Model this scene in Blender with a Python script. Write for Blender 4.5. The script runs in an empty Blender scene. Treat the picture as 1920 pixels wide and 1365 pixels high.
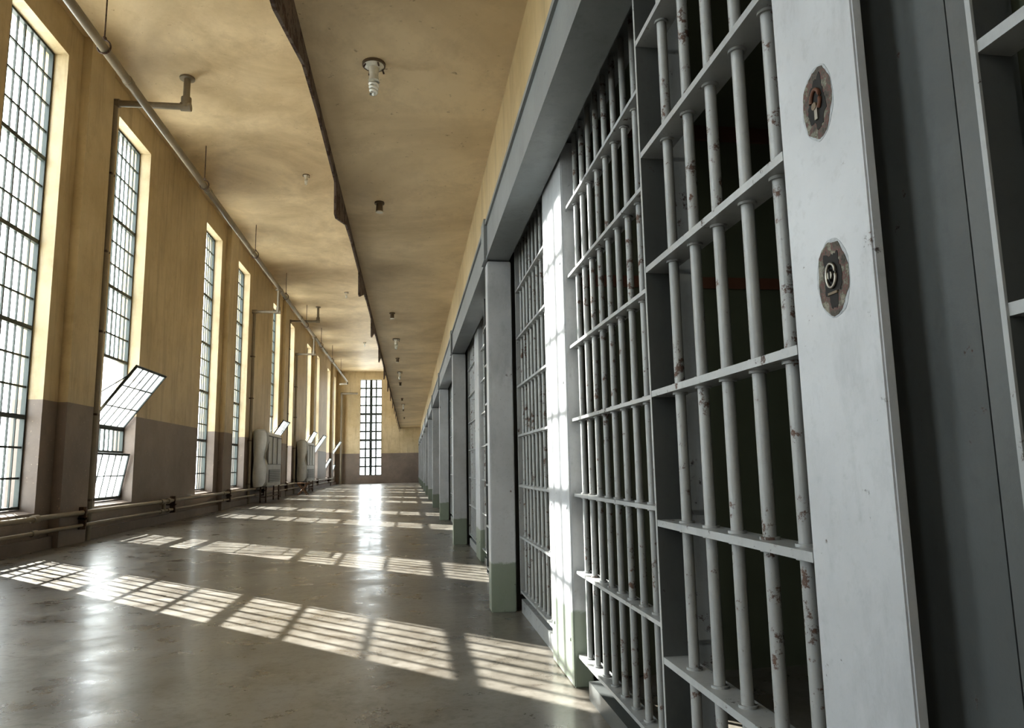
import bpy, math, random
from mathutils import Vector, Matrix
random.seed(7)
S=0.8   # metres per modelling unit (camera height); floor is at z=-1 in modelling units
def W(p): return Vector((p[0]*S,p[1]*S,(p[2]+1)*S))
scene=bpy.context.scene

# ------------------------------------------------------------------ materials
def new_mat(name):
    m=bpy.data.materials.new(name); m.use_nodes=True
    nt=m.node_tree; b=nt.nodes['Principled BSDF']
    return m,nt,b
class G:
    def __init__(s,nt): s.nt=nt; s.pos=nt.nodes.new('ShaderNodeNewGeometry').outputs['Position']
    def link(s,a,b): s.nt.links.new(a,b)
    def map(s,scale):
        n=s.nt.nodes.new('ShaderNodeMapping'); n.inputs['Scale'].default_value=scale; s.link(s.pos,n.inputs['Vector']); return n.outputs[0]
    def noise(s,scale,detail=6,rough=.6,vec=None,dist=0):
        n=s.nt.nodes.new('ShaderNodeTexNoise'); n.inputs['Scale'].default_value=scale; n.inputs['Detail'].default_value=detail
        n.inputs['Roughness'].default_value=rough; n.inputs['Distortion'].default_value=dist
        s.link(vec or s.pos,n.inputs['Vector']); return n.outputs['Fac']
    def ramp(s,fac,stops,interp='LINEAR'):
        n=s.nt.nodes.new('ShaderNodeValToRGB'); n.color_ramp.interpolation=interp
        el=n.color_ramp.elements
        while len(el)<len(stops): el.new(.5)
        for e,(p,c) in zip(el,stops):
            e.position=p; e.color=(c,c,c,1) if not isinstance(c,tuple) else (*c,1)
        s.link(fac,n.inputs[0]); return n.outputs[0]
    def mix(s,fac,a,b,mode='MIX'):
        n=s.nt.nodes.new('ShaderNodeMix'); n.data_type='RGBA'; n.blend_type=mode
        for v,i in ((fac,0),(a,6),(b,7)):
            if isinstance(v,(int,float)): n.inputs[i].default_value=v if i==0 else (v,v,v,1)
            elif isinstance(v,tuple): n.inputs[i].default_value=(*v,1)
            else: s.link(v,n.inputs[i])
        return n.outputs[2]
    def z(s):
        n=s.nt.nodes.new('ShaderNodeSeparateXYZ'); s.link(s.pos,n.inputs[0]); return n.outputs
    def math(s,op,a,b=0.0):
        n=s.nt.nodes.new('ShaderNodeMath'); n.operation=op
        for v,i in ((a,0),(b,1)):
            if isinstance(v,(int,float)): n.inputs[i].default_value=v
            else: s.link(v,n.inputs[i])
        return n.outputs[0]
    def bump(s,h,strength,dist=.01):
        n=s.nt.nodes.new('ShaderNodeBump'); n.inputs['Strength'].default_value=strength; n.inputs['Distance'].default_value=dist
        s.link(h,n.inputs['Height']); return n.outputs[0]

def wall_mat(name,two_tone=True,up=(.59,.49,.33),low=(.25,.20,.17),zline=2.0*S):
    m,nt,b=new_mat(name); g=G(nt)
    n1=g.noise(.9,8,.65); n2=g.noise(6,8,.7); n3=g.noise(1.6,6,.7,g.map((3,3,.35))); n4=g.noise(2.6,7,.7)
    c=g.mix(g.ramp(n1,[(.35,0.),(.68,1.)]),(up[0]*.74,up[1]*.71,up[2]*.64),up)
    c=g.mix(g.ramp(n3,[(.50,0.),(.72,.6)]),c,(up[0]*.42,up[1]*.38,up[2]*.35))
    c=g.mix(g.ramp(n4,[(.55,0.),(.75,.5)]),c,(up[0]*.52,up[1]*.47,up[2]*.40))
    c=g.mix(g.ramp(n2,[(.60,0.),(.78,.4)]),c,(.30,.22,.13))
    if two_tone:
        l=g.mix(g.ramp(n1,[(.35,0.),(.65,1.)]),(low[0]*.66,low[1]*.66,low[2]*.66),low)
        l=g.mix(g.ramp(n2,[(.55,0.),(.75,.5)]),l,(low[0]*.5,low[1]*.5,low[2]*.5))
        l=g.mix(g.ramp(g.noise(34,4,.6),[(.66,0.),(.70,.6)]),l,(.45,.38,.28))
        f=g.math('GREATER_THAN',g.z()[2],zline)
        c=g.mix(f,l,c)
    g.link(c,b.inputs['Base Color']); b.inputs['Roughness'].default_value=.5
    g.link(g.bump(n2,.25,.01),b.inputs['Normal'])
    return m
M={}
M['wall']=wall_mat('aged_yellow_wall_paint')
M['wall_up']=wall_mat('aged_yellow_paint',False,(.68,.55,.34))
def ceil_mat():
    m,nt,b=new_mat('stained_ceiling_paint'); g=G(nt)
    n1=g.noise(.6,9,.62,None,.6); n2=g.noise(4,9,.7,g.map((1,.6,1))); n3=g.noise(18,6,.7); n4=g.noise(1.7,8,.75,None,.4)
    c=g.mix(g.ramp(n1,[(.34,0.),(.62,1.)]),(.48,.37,.225),(.74,.605,.41))
    c=g.mix(g.ramp(n4,[(.50,0.),(.70,.42)]),c,(.37,.275,.16))
    c=g.mix(g.ramp(n2,[(.48,0.),(.72,.45)]),c,(.51,.40,.26))
    c=g.mix(g.ramp(n3,[(.64,0.),(.71,.7)]),c,(.22,.15,.08))
    g.link(c,b.inputs['Base Color']); b.inputs['Roughness'].default_value=.5
    g.link(g.bump(n2,.2,.01),b.inputs['Normal']); return m
M['ceil']=ceil_mat()
def floor_mat():
    m,nt,b=new_mat('polished_concrete'); g=G(nt)
    n1=g.noise(.7,9,.6,None,.5); n2=g.noise(3.5,10,.72,None,.3); n3=g.noise(26,6,.7)
    c=g.mix(g.ramp(n1,[(.34,0.),(.66,1.)]),(.075,.065,.053),(.175,.160,.138))
    c=g.mix(g.ramp(n2,[(.42,0.),(.70,.75)]),c,(.245,.23,.205))
    c=g.mix(g.ramp(n3,[(.50,0.),(.72,.6)]),c,(.055,.045,.034))
    c=g.mix(g.ramp(g.noise(1.3,9,.80),[(.50,0.),(.62,.65)]),c,(.055,.044,.034))
    c=g.mix(g.ramp(g.noise(9,8,.78),[(.60,0.),(.68,.6)]),c,(.035,.028,.021))
    v=nt.nodes.new('ShaderNodeTexVoronoi'); v.feature='DISTANCE_TO_EDGE'; v.inputs['Scale'].default_value=.42
    w=nt.nodes.new('ShaderNodeTexNoise'); w.inputs['Scale'].default_value=1.3; w.inputs['Detail'].default_value=8
    g.link(g.pos,w.inputs['Vector'])
    mv=nt.nodes.new('ShaderNodeVectorMath'); mv.operation='MULTIPLY_ADD'; g.link(w.outputs['Color'],mv.inputs[0]); mv.inputs[1].default_value=(.8,.8,.8); g.link(g.pos,mv.inputs[2])
    g.link(mv.outputs[0],v.inputs['Vector'])
    crack=g.ramp(v.outputs['Distance'],[(.0,1.),(.0022,0.)])
    cm=g.ramp(g.noise(.9,3,.5),[(.5,0.),(.56,1.)])
    c=g.mix(g.math('MULTIPLY',g.math('MULTIPLY',crack,.6),cm),c,(.04,.03,.022))
    g.link(c,b.inputs['Base Color'])
    r=g.ramp(n2,[(.3,.20),(.75,.50)]); g.link(r,b.inputs['Roughness'])
    b.inputs['Specular IOR Level'].default_value=.5
    g.link(g.ramp(n2,[(.40,.32),(.70,.08)]),b.inputs['Coat Weight']); b.inputs['Coat IOR'].default_value=1.4
    g.link(g.ramp(n1,[(.3,.12),(.7,.24)]),b.inputs['Coat Roughness'])
    h=g.mix(.35,g.noise(3,3,.5),n3)
    g.link(g.bump(h,.14,.01),b.inputs['Normal']); return m
M['floor']=floor_mat()
def metal_paint(name,base,rust=.62,green=True,rough=.38,rustscale=14,vary=0.0):
    m,nt,b=new_mat(name); g=G(nt)
    n1=g.noise(2.5,8,.6); n2=g.noise(rustscale,8,.75); n3=g.noise(60,4,.6); n5=g.noise(9,9,.75,g.map((1,1,.35)))
    c=g.mix(g.ramp(n1,[(.3,0.),(.7,1.)]),tuple(v*.72 for v in base),base)
    c=g.mix(g.ramp(n3,[(.55,0.),(.75,.3)]),c,tuple(v*.55 for v in base))
    c=g.mix(g.ramp(n5,[(.52,0.),(.70,.45)]),c,tuple(v*.5 for v in base))
    if green:
        f=g.ramp(g.math('ADD',g.z()[2],g.math('MULTIPLY',n2,.06)),[(.29*S/.8,1.),(.30*S/.8,0.)])
        c=g.mix(g.math('MULTIPLY',f,.8),c,(.17,.21,.15))
    src=n2
    if vary:
        src=g.math('ADD',n2,g.math('MULTIPLY',g.math('SUBTRACT',g.noise(3.2,3,.6),.5),vary))
    rf=g.ramp(src,[(rust,0.),(rust+.045,.9)])
    c=g.mix(rf,c,g.mix(g.ramp(n3,[(.40,0.),(.70,1.)]),(.030,.018,.013),(.115,.055,.032)))
    g.link(c,b.inputs['Base Color'])
    g.link(g.mix(rf,rough,.85),b.inputs['Roughness'])
    b.inputs['Specular IOR Level'].default_value=.5
    g.link(g.bump(g.mix(.5,n2,rf),.28,.004),b.inputs['Normal']); return m
M['paint']=metal_paint('pale_grey_metal_paint',(.53,.55,.575),.655,rough=.33,vary=.12)
M['bar']=metal_paint('worn_bar_paint',(.38,.39,.39),.585,False,.28,30,.42)
M['edge']=metal_paint('worn_crossbar_paint',(.41,.425,.43),.605,False,.30,24,.25)
M['dark']=metal_paint('dark_grey_paint_and_shade',(.12,.128,.128),.65,False,.28,22,.1)  # dark paint; on the door end stile its darkness is painted shade
M['header']=metal_paint('header_grey_paint',(.23,.245,.25),.67,False,.42)
M['pipe']=metal_paint('pipe_paint',(.27,.23,.175),.68,False,.45)
M['rusty']=metal_paint('rusty_trim_metal',(.14,.10,.08),.5,False,.6,7)
M['sash']=metal_paint('steel_sash_paint',(.040,.052,.048),.72,False,.5)
M['sheet']=metal_paint('heater_sheet_metal',(.46,.45,.42),.64,False,.42,5)
def plain(name,col,rough=.5,metal=0,amp=.25,scale=20):
    m,nt,b=new_mat(name); g=G(nt); n=g.noise(scale,6,.6)
    c=g.mix(n,tuple(v*(1-amp) for v in col),tuple(min(1,v*(1+amp)) for v in col))
    g.link(c,b.inputs['Base Color']); b.inputs['Roughness'].default_value=rough; b.inputs['Metallic'].default_value=metal; return m
M['porcelain']=plain('white_porcelain',(.75,.73,.66),.25)
M['tube']=plain('fluorescent_tube_glass',(.9,.9,.86),.2,0,.03)
M['sock']=plain('old_socket_metal',(.16,.12,.08),.5)
M['black']=plain('hole_shade_black',(.012,.011,.010),.7)  # painted shade for the inside of the lock openings
M['brass']=plain('worn_steel_lock',(.36,.34,.30),.32,.9)
M['wood']=plain('brown_wood',(.20,.10,.045),.55)
M['redtrim']=plain('red_oxide_paint',(.12,.05,.028),.6)
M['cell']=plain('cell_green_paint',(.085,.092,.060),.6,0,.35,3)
M['ground']=plain('pale_yard_ground',(.68,.68,.65),.9,0,.1,1)
M['grille']=plain('heater_grille_metal',(.13,.13,.12),.5)
M['primer']=plain('chipped_grey_primer',(.36,.38,.40),.5,0,.5,120)
def peel():
    m,nt,b=new_mat('peeled_paint_layers'); g=G(nt); n=g.noise(38,7,.75); n2=g.noise(90,4,.6)
    c=g.ramp(n,[(.38,(.02,.016,.012)),(.47,(.08,.07,.055)),(.50,(.13,.035,.035)),(.53,(.08,.09,.065)),(.60,(.24,.22,.18)),(.68,(.03,.02,.015))])
    g.link(c,b.inputs['Base Color']); b.inputs['Roughness'].default_value=.6
    g.link(g.bump(n2,.6,.003),b.inputs['Normal']); return m
M['peel']=peel()
def glass(name,fac,rough,diff=0):
    m=bpy.data.materials.new(name); m.use_nodes=True; nt=m.node_tree; nt.nodes.clear()
    o=nt.nodes.new('ShaderNodeOutputMaterial'); t=nt.nodes.new('ShaderNodeBsdfTransparent'); gl=nt.nodes.new('ShaderNodeBsdfGlossy')
    mx=nt.nodes.new('ShaderNodeMixShader'); mx.inputs[0].default_value=fac
    t.inputs[0].default_value=(.95,.98,.97,1); gl.inputs['Roughness'].default_value=rough
    nt.links.new(t.outputs[0],mx.inputs[1]); nt.links.new(gl.outputs[0],mx.inputs[2]); last=mx
    if diff:
        tr=nt.nodes.new('ShaderNodeBsdfTranslucent'); tr.inputs[0].default_value=(.85,.9,.9,1)
        m2=nt.nodes.new('ShaderNodeMixShader'); m2.inputs[0].default_value=diff
        nt.links.new(mx.outputs[0],m2.inputs[1]); nt.links.new(tr.outputs[0],m2.inputs[2]); last=m2
    nt.links.new(last.outputs[0],o.inputs[0]); return m
M['glass']=glass('dusty_window_glass',.04,.1)
M['sashglass']=glass('dirty_sash_glass',.10,.2,.30)

# ------------------------------------------------------------------ mesh builder (modelling units)
class MB:
    def __init__(s): s.v=[];s.f=[];s.m=[];s.sm=[];s.mats=[]
    def mi(s,k):
        if k not in s.mats: s.mats.append(k)
        return s.mats.index(k)
    def add(s,vs,fs,mat,smooth=False,T=None):
        o=len(s.v)
        for p in vs:
            p=Vector(p)
            if T is not None: p=T@p
            s.v.append(p)
        i=s.mi(mat)
        for k,f in enumerate(fs):
            s.f.append([a+o for a in f]); s.m.append(i); s.sm.append(smooth if isinstance(smooth,bool) else smooth[k])
    def box(s,x0,x1,y0,y1,z0,z1,mat,T=None,bev=0):
        if bev<=0:
            vs=[(x,y,z) for x in(x0,x1) for y in(y0,y1) for z in(z0,z1)]
            fs=[(0,1,3,2),(4,6,7,5),(0,4,5,1),(2,3,7,6),(0,2,6,4),(1,5,7,3)]
            s.add(vs,fs,mat,False,T); return
        # chamfered box via bmesh
        import bmesh
        bm=bmesh.new(); bmesh.ops.create_cube(bm,size=1)
        for v in bm.verts: v.co=Vector(((x0+x1)/2+v.co.x*(x1-x0),(y0+y1)/2+v.co.y*(y1-y0),(z0+z1)/2+v.co.z*(z1-z0)))
        bmesh.ops.bevel(bm,geom=bm.edges[:],offset=bev,segments=2,affect='EDGES')
        bm.verts.index_update()
        s.add([v.co.copy() for v in bm.verts],[[v.index for v in f.verts] for f in bm.faces],mat,False,T); bm.free()
    def cyl(s,a,b,r,mat,n=12,caps=True,r2=None,T=None):
        a=Vector(a);b=Vector(b); r2=r if r2 is None else r2
        d=(b-a).normalized(); u=d.orthogonal().normalized(); w=d.cross(u)
        vs=[];
        for c,rr in((a,r),(b,r2)):
            for i in range(n):
                t=2*math.pi*i/n; vs.append(c+(u*math.cos(t)+w*math.sin(t))*rr)
        s.add(vs,[(i,(i+1)%n,n+(i+1)%n,n+i) for i in range(n)],mat,True,T)
        if caps:
            s.add(vs[:n],[tuple(range(n))[::-1]],mat,False,T); s.add(vs[n:],[tuple(range(n))],mat,False,T)
    def ball(s,c,r,mat,n=10,sc=(1,1,1)):
        c=Vector(c); vs=[];fs=[]; m=n//2
        for j in range(m+1):
            ph=math.pi*j/m
            for i in range(n):
                t=2*math.pi*i/n; vs.append(c+Vector((math.sin(ph)*math.cos(t)*sc[0],math.sin(ph)*math.sin(t)*sc[1],math.cos(ph)*sc[2]))*r)
        for j in range(m):
            for i in range(n): fs.append((j*n+i,(j+1)*n+i,(j+1)*n+(i+1)%n,j*n+(i+1)%n))
        s.add(vs,fs,mat,True)
    def path(s,pts,r,mat,n=12,joint=1.0):
        for a,b in zip(pts[:-1],pts[1:]): s.cyl(a,b,r,mat,n)
        for p in pts[1:-1]: s.ball(p,r*joint,mat,n)
    def tube(s,pts,r,mat,n=8):
        pts=[Vector(p) for p in pts]; vs=[];fs=[]; up=Vector((0,0,1))
        for i,p in enumerate(pts):
            d=(pts[min(i+1,len(pts)-1)]-pts[max(i-1,0)]).normalized()
            u=d.cross(up); u=u.normalized() if u.length>1e-4 else Vector((1,0,0)); w=d.cross(u)
            for k in range(n):
                t=2*math.pi*k/n; vs.append(p+(u*math.cos(t)+w*math.sin(t))*r)
        for i in range(len(pts)-1):
            for k in range(n): fs.append((i*n+k,i*n+(k+1)%n,(i+1)*n+(k+1)%n,(i+1)*n+k))
        s.add(vs,fs,mat,True)
    def prism(s,prof,axis,a,b,mat,smooth=False):
        def P(p,t): return (p[0],t,p[1]) if axis=='y' else (t,p[0],p[1])
        n=len(prof)
        vs=[P(p,a) for p in prof]+[P(p,b) for p in prof]
        s.add(vs,[(i,(i+1)%n,n+(i+1)%n,n+i) for i in range(n)],mat,smooth)
        s.add(vs[:n],[tuple(range(n))],mat); s.add(vs[n:],[tuple(range(n))[::-1]],mat)
    def mesh(s,name,origin=(0,0,-1)):
        o=W(origin); me=bpy.data.meshes.new(name)
        me.from_pydata([tuple(W(p)-o) for p in s.v],[],s.f)
        for k in s.mats: me.materials.append(M[k])
        me.polygons.foreach_set('material_index',s.m); me.polygons.foreach_set('use_smooth',s.sm)
        me.validate(); me.update()
        import bmesh
        bm=bmesh.new(); bm.from_mesh(me); bmesh.ops.recalc_face_normals(bm,faces=bm.faces[:]); bm.to_mesh(me); bm.free()
        return me
    def obj(s,name,origin=(0,0,-1),parent=None):
        me=s.mesh(name,origin); ob=bpy.data.objects.new(name,me); scene.collection.objects.link(ob)
        ob.location=W(origin)
        return ob
def inst(me,name,dy,origin):
    ob=bpy.data.objects.new(name,me); scene.collection.objects.link(ob); ob.location=W(origin)+Vector((0,dy*S,0)); return ob

# ------------------------------------------------------------------ layout constants
XL=-4.9; YF=49.0; YN=-9.6; ZC=6.55; ZS=2.72; XW=.68; XG=-5.12
PAIR=8.6
pairs=[11.25+PAIR*k for k in range(-2,5)]
opens=[]
for c in pairs: opens+= [(c-2.38,c-.91),(c+.91,c+2.42)]
ZT=6.0; ZB=-.45

b=MB(); b.box(-5.3,3.6,YN-.3,YF+.4,-1.25,-1,'floor'); b.obj('floor')
b=MB(); b.box(-5.3,3.6,YN-.3,YF+.4,ZC,ZC+.3,'ceil'); b.obj('ceiling')
b=MB(); b.box(-.68,3.6,YN,YF,ZS,ZS+.28,'ceil'); b.obj('ceiling_walkway_slab')
# left wall
b=MB(); y=YN-.3
for a,c in opens:
    b.box(-5.28,XL,y,a,-1,ZC,'wall'); y=c
    b.box(-5.28,XL,a,c,ZT,ZC,'wall')
    b.add([(-5.28,a,-1),(-5.28,c,-1),(XL,a,-1),(XL,c,-1),(-5.28,a,ZB+.02),(-5.28,c,ZB+.02),(XL,a,ZB-.06),(XL,c,ZB-.06)],[(0,1,3,2),(4,6,7,5),(2,3,7,6),(0,4,5,1)],'wall')
b.box(-5.28,XL,y,YF+.3,-1,ZC,'wall')
for c in pairs: b.box(XL-.02,XL+.13,c-.5,c+.34,-1,ZC,'wall')
b.obj('wall_left')
# far wall with window
fx0,fx1=-3.36,-1.92
b=MB()
b.box(-5.28,fx0,YF,YF+.38,-1,ZC,'wall'); b.box(fx1,3.6,YF,YF+.38,-1,ZC,'wall')
b.box(fx0,fx1,YF,YF+.38,ZT,ZC,'wall'); b.box(fx0,fx1,YF,YF+.38,-1,ZB,'wall'); b.obj('wall_far')
b=MB(); b.box(-5.28,3.6,YN-.3,YN,-1,ZC,'wall'); b.obj('wall_near')
b=MB(); b.box(XW,XW+.2,YN,YF,1.80,ZS,'wall_up'); b.box(XW,XW+.2,YN,YF,ZS+.28,ZC,'wall_up'); b.box(3.3,3.6,YN,YF,-1,ZS,'wall_up'); b.obj('wall_right')
b=MB(); b.box(XL,XL+.06,YN,YF,-1,-.84,'wall'); b.obj('baseboard_left')
b=MB(); b.box(-4.8,.5,YF-.06,YF,-1,-.86,'wall'); b.obj('baseboard_far')

# ------------------------------------------------------------------ windows
def window(a,c,tilt=(),cols=8,ROWS=16,tv=.0085,th=.013,thick=None):
    b=MB(); fr=.035; xg=XG; RH=(ZT-ZB)/ROWS
    skip=set()
    for r0,r1,_ in tilt: skip|=set(range(r0,r1))
    b.box(xg-.03,xg+.03,a,a+fr,ZB,ZT,'sash'); b.box(xg-.03,xg+.03,c-fr,c,ZB,ZT,'sash')
    b.box(xg-.03,xg+.03,a+fr,c-fr,ZB,ZB+fr,'sash'); b.box(xg-.03,xg+.03,a+fr,c-fr,ZT-fr,ZT,'sash')
    cw=(c-a-2*fr)/cols
    zz=lambda r: ZB+r*RH
    if thick is None: thick={3:.030,6:.030,9:.030,12:.030}
    thick=dict(thick)
    for r0,r1,_ in tilt:
        thick[r0]=.026; thick[r1]=.026
    for r in range(1,ROWS):
        if r in skip and (r-1) in skip: continue
        t=thick.get(r,th); d=.028 if r in thick else .014
        b.box(xg-d,xg+d,a+fr,c-fr,zz(r)-t,zz(r)+t,'sash')
    runs=[];cur=None
    for r in range(ROWS+1):
        if r<ROWS and r not in skip:
            if cur is None: cur=r
        else:
            if cur is not None: runs.append((cur,r)); cur=None
    for i in range(1,cols):
        yy=a+fr+cw*i; t=tv*1.7 if i*2==cols else tv
        for r0,r1 in runs: b.box(xg-.012,xg+.012,yy-t,yy+t,zz(r0),zz(r1),'sash')
    for r0,r1 in runs: b.add([(xg,a,zz(r0)),(xg,c,zz(r0)),(xg,c,zz(r1)),(xg,a,zz(r1))],[(0,1,2,3)],'glass')
    for r0,r1,ang in tilt:
        h=(r1-r0)*RH-.03
        T=Matrix.Translation((xg+.02,0,zz(r0)+.02))@Matrix.Rotation(math.radians(ang),4,'Y')
        b.box(-.018,.018,a+.05,a+.085,0,h,'sash',T); b.box(-.018,.018,c-.085,c-.05,0,h,'sash',T)
        b.box(-.018,.018,a+.085,c-.085,0,.035,'sash',T); b.box(-.018,.018,a+.085,c-.085,h-.035,h,'sash',T)
        for k in range(1,r1-r0): b.box(-.01,.01,a+.085,c-.085,k*h/(r1-r0)-.008,k*h/(r1-r0)+.008,'sash',T)
        for i in range(1,5): 
            yy=a+.085+(c-a-.17)*i/5; b.box(-.01,.01,yy-.008,yy+.008,.035,h-.035,'sash',T)
        b.add([(0,a+.05,0),(0,c-.05,0),(0,c-.05,h),(0,a+.05,h)],[(0,1,2,3)],'sashglass',False,T)
        e=T@Vector((0,a+.07,h*.85)); b.cyl((xg,a+.04,zz(r0)+h*.35),e,.010,'sash',8)
        e=T@Vector((0,c-.07,h*.85)); b.cyl((xg,c-.04,zz(r0)+h*.35),e,.010,'sash',8)
    return b
wi=1
tilts={5:[(3,6,36),(0,2,10)],8:[(3,6,34)],10:[(3,6,30)],11:[(3,6,34)],12:[(1,3,30)],13:[(3,6,34),(0,2,20)]}
for i,(a,c) in enumerate(opens):
    window(a,c,tilts.get(i,[])).obj('window_%d'%wi,(XG,(a+c)/2,ZB)); wi+=1
b=window(-.72,.72,(),4,11,.055,.055,{4:.075,7:.075})
b.v=[Vector((-(p.y)+(fx0+fx1)/2, YF+.2-(p.x-XG), p.z)) for p in b.v]
b.obj('window_%d'%wi,((fx0+fx1)/2,YF+.2,ZB))
def portal(loc,rot,sx,sy):
    l=bpy.data.lights.new('window_portal','AREA'); l.shape='RECTANGLE'; l.size=sx*S; l.size_y=sy*S; l.cycles.is_portal=True
    o=bpy.data.objects.new('window_portal',l); scene.collection.objects.link(o); o.location=W(loc); o.rotation_euler=rot
for a,c in opens: portal((-5.3,(a+c)/2,(ZT+ZB)/2),(0,-math.pi/2,0),ZT-ZB,c-a)
portal(((fx0+fx1)/2,YF+.4,(ZT+ZB)/2),(math.pi/2*-1,0,0),fx1-fx0,ZT-ZB)

# ------------------------------------------------------------------ walkway fascia (sagging plates)
b=MB(); L=3.1; y0=6.4-L*5
x0,x1=-.70,-.68
while y0<YF-.1:
    y1=min(y0+L,YF)
    prof=[(0,.10),(.012,.40),(.05,.40),(.2,.27),(.36,.13),(.6,.09),(1,.10)]
    pts=[(y0+(y1-y0)*t,ZS-d) for t,d in prof]
    poly=[(y0,ZS+.3)]+pts+[(y1,ZS+.3)]
    b.prism(poly,'x',x0,x1,'rusty'); y0+=L
b.obj('trim_1')

# ------------------------------------------------------------------ cell fronts
def crossbar(b,x,y0,y1,z,d=.065,t=.007,mat='edge'): b.box(x,x+d,y0,y1,z-t,z+t,mat)
def bars(b,x,ys,z0,z1,levels,r=.0125,n=12,mat='bar'):
    for y in ys:
        b.cyl((x,y,z0),(x,y,z1),r,mat,n)
        for l in levels:
            if z0<l<z1: b.cyl((x,y,l-.014),(x,y,l+.014),r*1.45,mat,n)
def frange(a,c,n): return [a+(c-a)*(i+.5)/n for i in range(n)]
LV=[1.26,.91,.56,.21,-.14,-.49,-.86]; LD=[1.225,.878,.538,.188,-.158,-.508,-.86]
ORI=(.76,.67,-1)
b=MB(); X=.76
for (a,c,n) in ((1.95,3.31,10),(3.82,5.05,9)):
    for z in LV: crossbar(b,X,a,c,z)
    bars(b,X+.033,frange(a+.02,c-.02,n),-.88,1.61,LV)
b.box(X,X+.065,1.95,1.962,-.88,1.61,'edge')
b.box(X,X+.065,3.82,3.834,-.88,1.61,'edge'); b.box(X,X+.065,5.03,5.05,-.88,1.61,'edge')
grille_me=b.mesh('cell_bar_grille',ORI)
b=MB(); b.box(.74,.83,3.315,3.815,-1,1.61,'paint',None,.006)
for z in (-.8,-.2,.4,1.0): 
    b.ball((.74,3.38,z),.012,'paint',8,(.5,1,1)); b.ball((.74,3.75,z),.012,'paint',8,(.5,1,1))
stile_me=b.mesh('cell_partition_stile',ORI)
def door_mesh():
    b=MB(); X=.655
    for z in LD: crossbar(b,X,1.12,1.868,z,.068,.0085)
    bars(b,X+.034,[1.745,1.60,1.465,1.325,1.195],-.90,1.50,LD,.0132,20)
    b.box(X,X+.072,1.868,1.88,-.90,1.50,'dark')  # end stile: poorly lit near face painted in as a dark colour
    b.box(X-.001,X,1.868,1.88,-.90,1.50,'edge')  # lighter front sliver of the same stile
    b.box(X,X+.018,.90,1.12,-.93,1.50,'paint',None,.003)
    b.box(X+.0,X+.068,1.12,1.868,-.915,-.895,'edge')
    for (yc,zc,kind) in ((1.003,.575,0),(1.0,.282,1)):
        rnd=random.Random(kind+3); N=64
        def blob(ry,rz,x,mat,j):
            pts=[]; ph=[rnd.uniform(0,6.28) for _ in range(4)]
            for i in range(N):
                t=2*math.pi*i/N; k=1+j*(math.sin(3*t+ph[0])*.5+math.sin(5*t+ph[1])*.5+math.sin(9*t+ph[2])*.35)+rnd.uniform(-j,j)*.3
                pts.append((x,yc+ry*k*math.cos(t),zc+rz*k*math.sin(t)))
            b.add([(x,yc,zc)]+pts,[(0,i+1,(i+1)%N+1) for i in range(N)],mat)
            b.add(pts+[(X+.001,p[1],p[2]) for p in pts],[(i,(i+1)%N,N+(i+1)%N,N+i) for i in range(N)],mat)
        blob(.043,.063,X-.0006,'primer',.03)
        blob(.040,.059,X-.0012,'peel',.06)
        blob(.023,.042,X-.0018,'black',.2)  # flat black blob painted as the shade inside the lock hole
        ring=[(X-.004,yc+.0125*math.cos(2*math.pi*i/20),zc+.004+.019*math.sin(2*math.pi*i/20)) for i in range(21)]
        if kind: 
            b.tube(ring,.0026,'brass',8)
            b.cyl((X-.001,yc,zc+.004),(X-.007,yc,zc+.004),.0065,'brass',14)
            b.box(X-.0078,X-.001,yc-.0013,yc+.0013,zc-.006,zc+.014,'black')
            b.box(X-.004,X-.001,yc-.012,yc+.012,zc-.026,zc-.022,'sock')
        else:
            b.tube(ring[0:14],.0032,'redtrim',8)
            b.cyl((X-.001,yc+.003,zc-.004),(X-.006,yc+.003,zc-.004),.0065,'sock',12)
            b.box(X-.005,X-.001,yc-.004,yc+.004,zc-.028,zc-.006,'brass')
    return b
door_me=door_mesh().mesh('cell_door',ORI)
b=MB(); b.box(.725,.83,.80,.985,-1,1.61,'dark',None,.004); col_me=b.mesh('cell_door_jamb',ORI)
b=MB(); b.box(.765,.835,.99,3.15,-1,-.925,'dark'); b.box(.765,.835,3.825,5.03,-1,-.91,'edge'); track_me=b.mesh('door_track',ORI)
b=MB(); b.box(.56,.735,5.06,5.22,-1,1.50,'paint',None,.006); pil_me=b.mesh('cell_front_pillar',ORI)
b=MB(); X=.71
b.box(X,X+.05,.745,.785,-.98,1.50,'dark')
b.box(X-.004,X,.742,.75,-.98,1.50,'edge')
for z in (1.21,.862,.515,.175,-.165,-.505,-.85): crossbar(b,X,-.30,.745,z,.05,.008)
bars(b,X+.028,[.62-.137*i for i in range(7)],-.88,1.50,[],.0125,14)
b.box(X,X+.05,-.34,-.30,-.98,1.50,'dark')
near_me=b.mesh('cell_bar_panel',ORI)
BAY=4.38
for k in range(-2,11):
    dy=BAY*k
    for me,n in ((grille_me,'cell_bar_grille'),(stile_me,'cell_partition_stile'),(col_me,'cell_door_jamb'),(track_me,'door_track'),(pil_me,'cell_front_pillar'),(door_me,'cell_door')):
        if k==-1 and n in ('cell_front_pillar','cell_bar_grille'): continue
        inst(me,n,dy,ORI)
inst(near_me,'cell_bar_panel',0,ORI)
# header housing
b=MB(); b.box(.56,.725,YN,YF,1.51,1.80,'header'); b.box(.725,XW+.2,YN,YF,1.62,1.80,'header')
b.box(.545,.56,YN,YF,1.77,1.80,'header'); b.box(.552,.56,YN,YF,1.51,1.53,'header')
k=-2
while .67+BAY*k<YF-.3:
    yy=5.14+BAY*k
    if yy<YF-.2: b.box(.535,.56,yy-.09,yy+.10,1.505,1.82,'header')
    k+=1
b.obj('header_beam')
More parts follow.
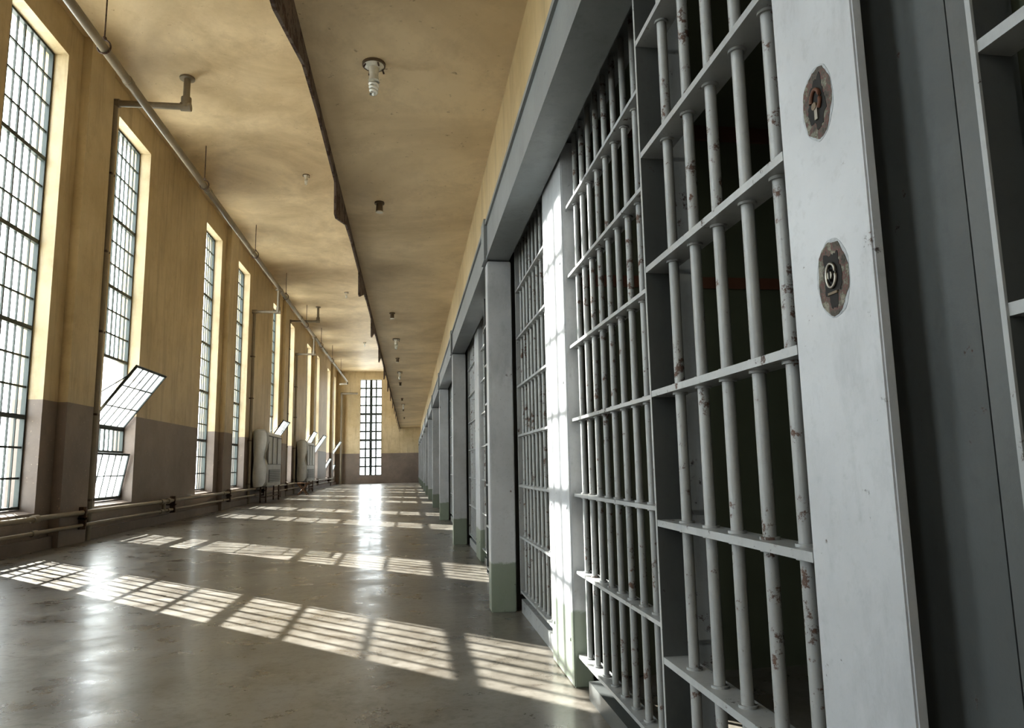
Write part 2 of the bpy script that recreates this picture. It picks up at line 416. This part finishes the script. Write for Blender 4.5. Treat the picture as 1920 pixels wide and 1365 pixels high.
# cell interiors
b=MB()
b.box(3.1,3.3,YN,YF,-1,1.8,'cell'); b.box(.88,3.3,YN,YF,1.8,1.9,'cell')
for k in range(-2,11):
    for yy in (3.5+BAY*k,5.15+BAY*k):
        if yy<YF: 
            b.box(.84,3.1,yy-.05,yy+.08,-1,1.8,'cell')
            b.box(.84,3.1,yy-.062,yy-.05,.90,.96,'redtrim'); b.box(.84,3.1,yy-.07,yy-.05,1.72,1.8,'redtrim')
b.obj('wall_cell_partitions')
bk=MB()
for z in (-.45,.45):
    bk.box(2.2,3.08,1.2,3.3,z-.02,z+.02,'dark'); bk.box(2.18,2.2,1.2,3.3,z-.05,z+.04,'dark')
for yy in (1.2,3.27): bk.box(2.18,2.22,yy,yy+.03,-1,.6,'dark')
bme=bk.mesh('bunk_bed',(2.6,2.2,-1))
for k in range(0,4): inst(bme,'bunk_bed',BAY*k,(2.6,2.2,-1))

# ------------------------------------------------------------------ pipes
b=MB(); px,pz=-4.12,5.70; r=.062
b.cyl((px,YN,pz),(px,47.6,pz),r,'pipe',16)
for yy in [2.0+4.2*i for i in range(11)]: b.cyl((px,yy,pz),(px,yy+.12,pz),r*1.18,'pipe',16)
for yy in [1.9,5.3,9.6,14.4,19.2,24.0,28.8,33.6,38.4,43.2]:
    ring=[(px+.085*math.cos(t*math.pi/8),yy,pz+.02+.10*math.sin(t*math.pi/8)) for t in range(17)]
    b.tube(ring,.012,'rusty',6); b.cyl((px,yy,pz+.12),(px,yy,ZC),.010,'rusty',8); b.ball((px,yy,pz+.14),.03,'rusty',8)
b.path([(px,47.6,pz),(px,47.6,pz-.15),(px-.5,47.8,pz-.15)],r,'pipe',12,1.15)
b.obj('ceiling_pipe')
def branch(y,z,xe,ztop,ztail,name='drain_pipe',r=.045):
    b=MB(); xw=XL+.07
    pts=[(xw,y,ztail),(xw,y,z),(xe,y,z)]
    if ztop: pts.append((xe,y,ztop))
    b.path(pts,r,'pipe',12,1.2)
    for q in ((xe,y,z),(xw,y,z)): b.cyl((q[0]-.08,y,z),(q[0]+.08,y,z),r*1.35,'pipe',12)
    if ztop:
        b.cyl((xe,y,z-.03),(xe,y,z+.16),r*1.5,'pipe',12); b.cyl((xe,y,ztop-.03),(xe,y,ztop),r*2.2,'pipe',16)
    zz=ztail+.6
    while zz<z-.4:
        b.box(XL,XL+.12,y-.07,y+.07,zz-.015,zz+.015,'rusty'); zz+=1.3
    b.obj(name,(xw,y,-1))
branch(11.78,6.03,-3.72,ZC,-1,r=.055)
branch(22.7,4.92,px,pz-.06,-1)
branch(29.15,5.95,-3.72,ZC,-1)
branch(31.2,4.92,px,pz-.06,-1)
b=MB(); b.path([(-4.55,48.6,-1),(-4.55,48.6,5.0),(-3.5,48.6,5.0)],.07,'pipe',12,1.2); b.obj('corner_drain_pipe')
b=MB()
for z,x in ((-.56,XL+.19),(-.74,XL+.19)):
    r=.034 if z>-.6 else .026
    b.cyl((x,YN,z),(x,46,z),r,'pipe',12)
    for yy in [9.9,14.6,15.0,19.2,23.0]: b.cyl((x,yy,z),(x,yy+.13,z),r*1.5,'pipe',12)
for yy in [-5,-1,3,7.2,11.3,15.3,19.8,24.2,28.6,33,38,43]:
    b.box(XL,XL+.26,yy,yy+.04,-.66,-.63,'rusty'); b.box(XL+.14,XL+.24,yy,yy+.04,-.80,-.48,'rusty')
b.cyl((XL+.19,14.8,-.56),(XL+.19,14.8,-.74),.035,'pipe',12)
b.obj('heating_pipe')

# ------------------------------------------------------------------ ceiling lamps
def cfl(x,y,z,name='ceiling_lamp'):
    b=MB()
    b.cyl((x,y,z),(x,y,z-.018),.078,'sock',24); b.cyl((x,y,z-.018),(x,y,z-.035),.068,'porcelain',24,True,.045)
    for t in range(4):
        a=t*math.pi/2+.5; b.cyl((x+.06*math.cos(a),y+.06*math.sin(a),z-.018),(x+.075*math.cos(a),y+.075*math.sin(a),z-.05),.006,'rusty',6)
    b.cyl((x,y,z-.035),(x,y,z-.085),.036,'porcelain',20,True,.030)
    b.cyl((x,y,z-.085),(x,y,z-.125),.030,'porcelain',20,True,.036)
    pts=[]
    for i in range(97):
        t=i/96; a=t*2*math.pi*3.5; rr=.030-.012*t; pts.append((x+rr*math.cos(a),y+rr*math.sin(a),z-.135-.085*t))
    b.tube(pts,.0095,'tube',8); b.ball((x,y,z-.222),.012,'tube',8)
    return b.obj(name,(x,y,z))
cfl(-.25,4.57,ZS)
def socket(x,y,z,s=1,name='bulb_socket'):
    b=MB(); b.cyl((x,y,z),(x,y,z-.02*s),.05*s,'sock',16); b.cyl((x,y,z-.02*s),(x,y,z-.10*s),.032*s,'sock',16,True,.036*s)
    b.cyl((x,y,z-.10*s),(x,y,z-.11*s),.038*s,'porcelain',16)
    b.obj(name,(x,y,z))
for yy in (7.15,12.5,17.8,23,28.3,33.6,39): socket(-.32,yy,ZS)
for yy in (15.1,20.4,30.9): cfl(-.30,yy,ZS)
for xx,yy in ((-2.33,15.7),(-2.38,26.6),(-2.38,37.5),(-2.3,4.6)): cfl(xx,yy,ZC)

# ------------------------------------------------------------------ wall heaters
def heater(y,L=2.7):
    b=MB(); x0=XL+.12; x1=-4.42; zb=-.50; zt=1.18
    b.box(x0,x1,y+.32,y+L,zb,zt-.08,'sheet',None,.02)
    b.prism([(x0,zt-.08),(x1,zt-.08),(x1-.05,zt+.02),(x0+.1,zt+.08),(x0,zt+.08)],'y',y+.32,y+L,'sheet')
    prof=[(x0-.01,1.20),(x0+.10,1.25),(x1-.05,1.24),(x1+.02,1.16),(x1+.03,.95),(x1-.005,.72),(x1-.05,.54),(x1-.045,.36),(x1+.01,.16),(x1+.04,-.10),(x1+.02,-.36),(x1-.08,-.48),(x1-.25,-.51),(x0,-.51),(x0-.01,-.3),(x0+.01,.1),(x0+.01,.5)]
    b.prism(prof,'y',y,y+.33,'sheet')
    b.tube([(p[0],y,p[1]) for p in prof]+[(prof[0][0],y,prof[0][1])],.018,'sheet',8)
    b.box(x1,x1+.012,y+.55,y+L-.2,zb+.12,zb+.52,'grille')
    for i in range(7): b.box(x1+.01,x1+.03,y+.55,y+L-.2,zb+.14+i*.055,zb+.155+i*.055,'sheet')
    b.box(x1,x1+.014,y+.36,y+L-.03,.18,.20,'grille'); b.box(x1,x1+.014,y+.36,y+L-.03,1.06,1.08,'grille')
    for yy in (y+.36,y+1.1,y+1.9): b.box(x1,x1+.014,yy,yy+.025,.2,zt-.1,'grille')
    for yy in (y+.4,y+L-.1):
        for xx in (x0+.13,x1-.06): b.box(xx,xx+.04,yy,yy+.05,-1,zb,'rusty')
    b.box(x0+.15,x1-.02,y+.4,y+.44,-.84,-.81,'rusty'); b.box(x1-.06,x1-.03,y+.4,y+L-.1,-.84,-.81,'rusty')
    b.obj('wall_heater',((x0+x1)/2,y+L/2,-1))
heater(23.0); heater(31.7)
def stool(x,y):
    b=MB()
    for s in (0,.42):
        b.cyl((x,y+s,-1),(x+.38,y+s,-.55),.018,'wood',8); b.cyl((x+.38,y+s,-1),(x,y+s,-.55),.018,'wood',8)
    b.box(x-.02,x+.42,y-.03,y+.45,-.55,-.525,'wood'); b.cyl((x+.19,y,-.775),(x+.19,y+.42,-.775),.012,'wood',8)
    b.obj('folding_stool',(x,y,-1))
stool(-4.45,29.7)

b=MB(); b.add([(-80,-60,-1.6),(60,-60,-1.6),(60,120,-1.6),(-80,120,-1.6)],[(0,1,2,3)],'ground'); b.obj('yard_ground')

# ------------------------------------------------------------------ world and sun
w=bpy.data.worlds.new('World'); scene.world=w; w.use_nodes=True
bg=w.node_tree.nodes['Background']; bg.inputs[0].default_value=(.90,.96,1,1); bg.inputs[1].default_value=6.2
l=bpy.data.lights.new('sun','SUN'); l.energy=24; l.angle=math.radians(.25); l.color=(1,.96,.89)
o=bpy.data.objects.new('sun',l); scene.collection.objects.link(o)
o.rotation_euler=Vector((1,-1.04,-.775)).to_track_quat('-Z','Y').to_euler(); o.location=(-10,20,12)

# ------------------------------------------------------------------ camera
f=1333.0
Yc=Vector((769-960,682.5-877,-f)).normalized(); V=Vector((-168,9230,-f)); Zc=(V-Yc*V.dot(Yc)).normalized(); Xc=Yc.cross(Zc)
cam=bpy.data.cameras.new('camera'); co=bpy.data.objects.new('camera',cam); scene.collection.objects.link(co)
cam.sensor_fit='HORIZONTAL'; cam.sensor_width=36; cam.lens=f/1920*36; cam.clip_start=.02; cam.clip_end=500
R=Matrix((Xc,Yc,Zc)).to_4x4()
co.matrix_world=Matrix.Translation(W((0,0,0)))@R
scene.camera=co
scene.view_settings.view_transform='Standard'
scene.view_settings.look='Medium High Contrast'
scene.view_settings.exposure=.42
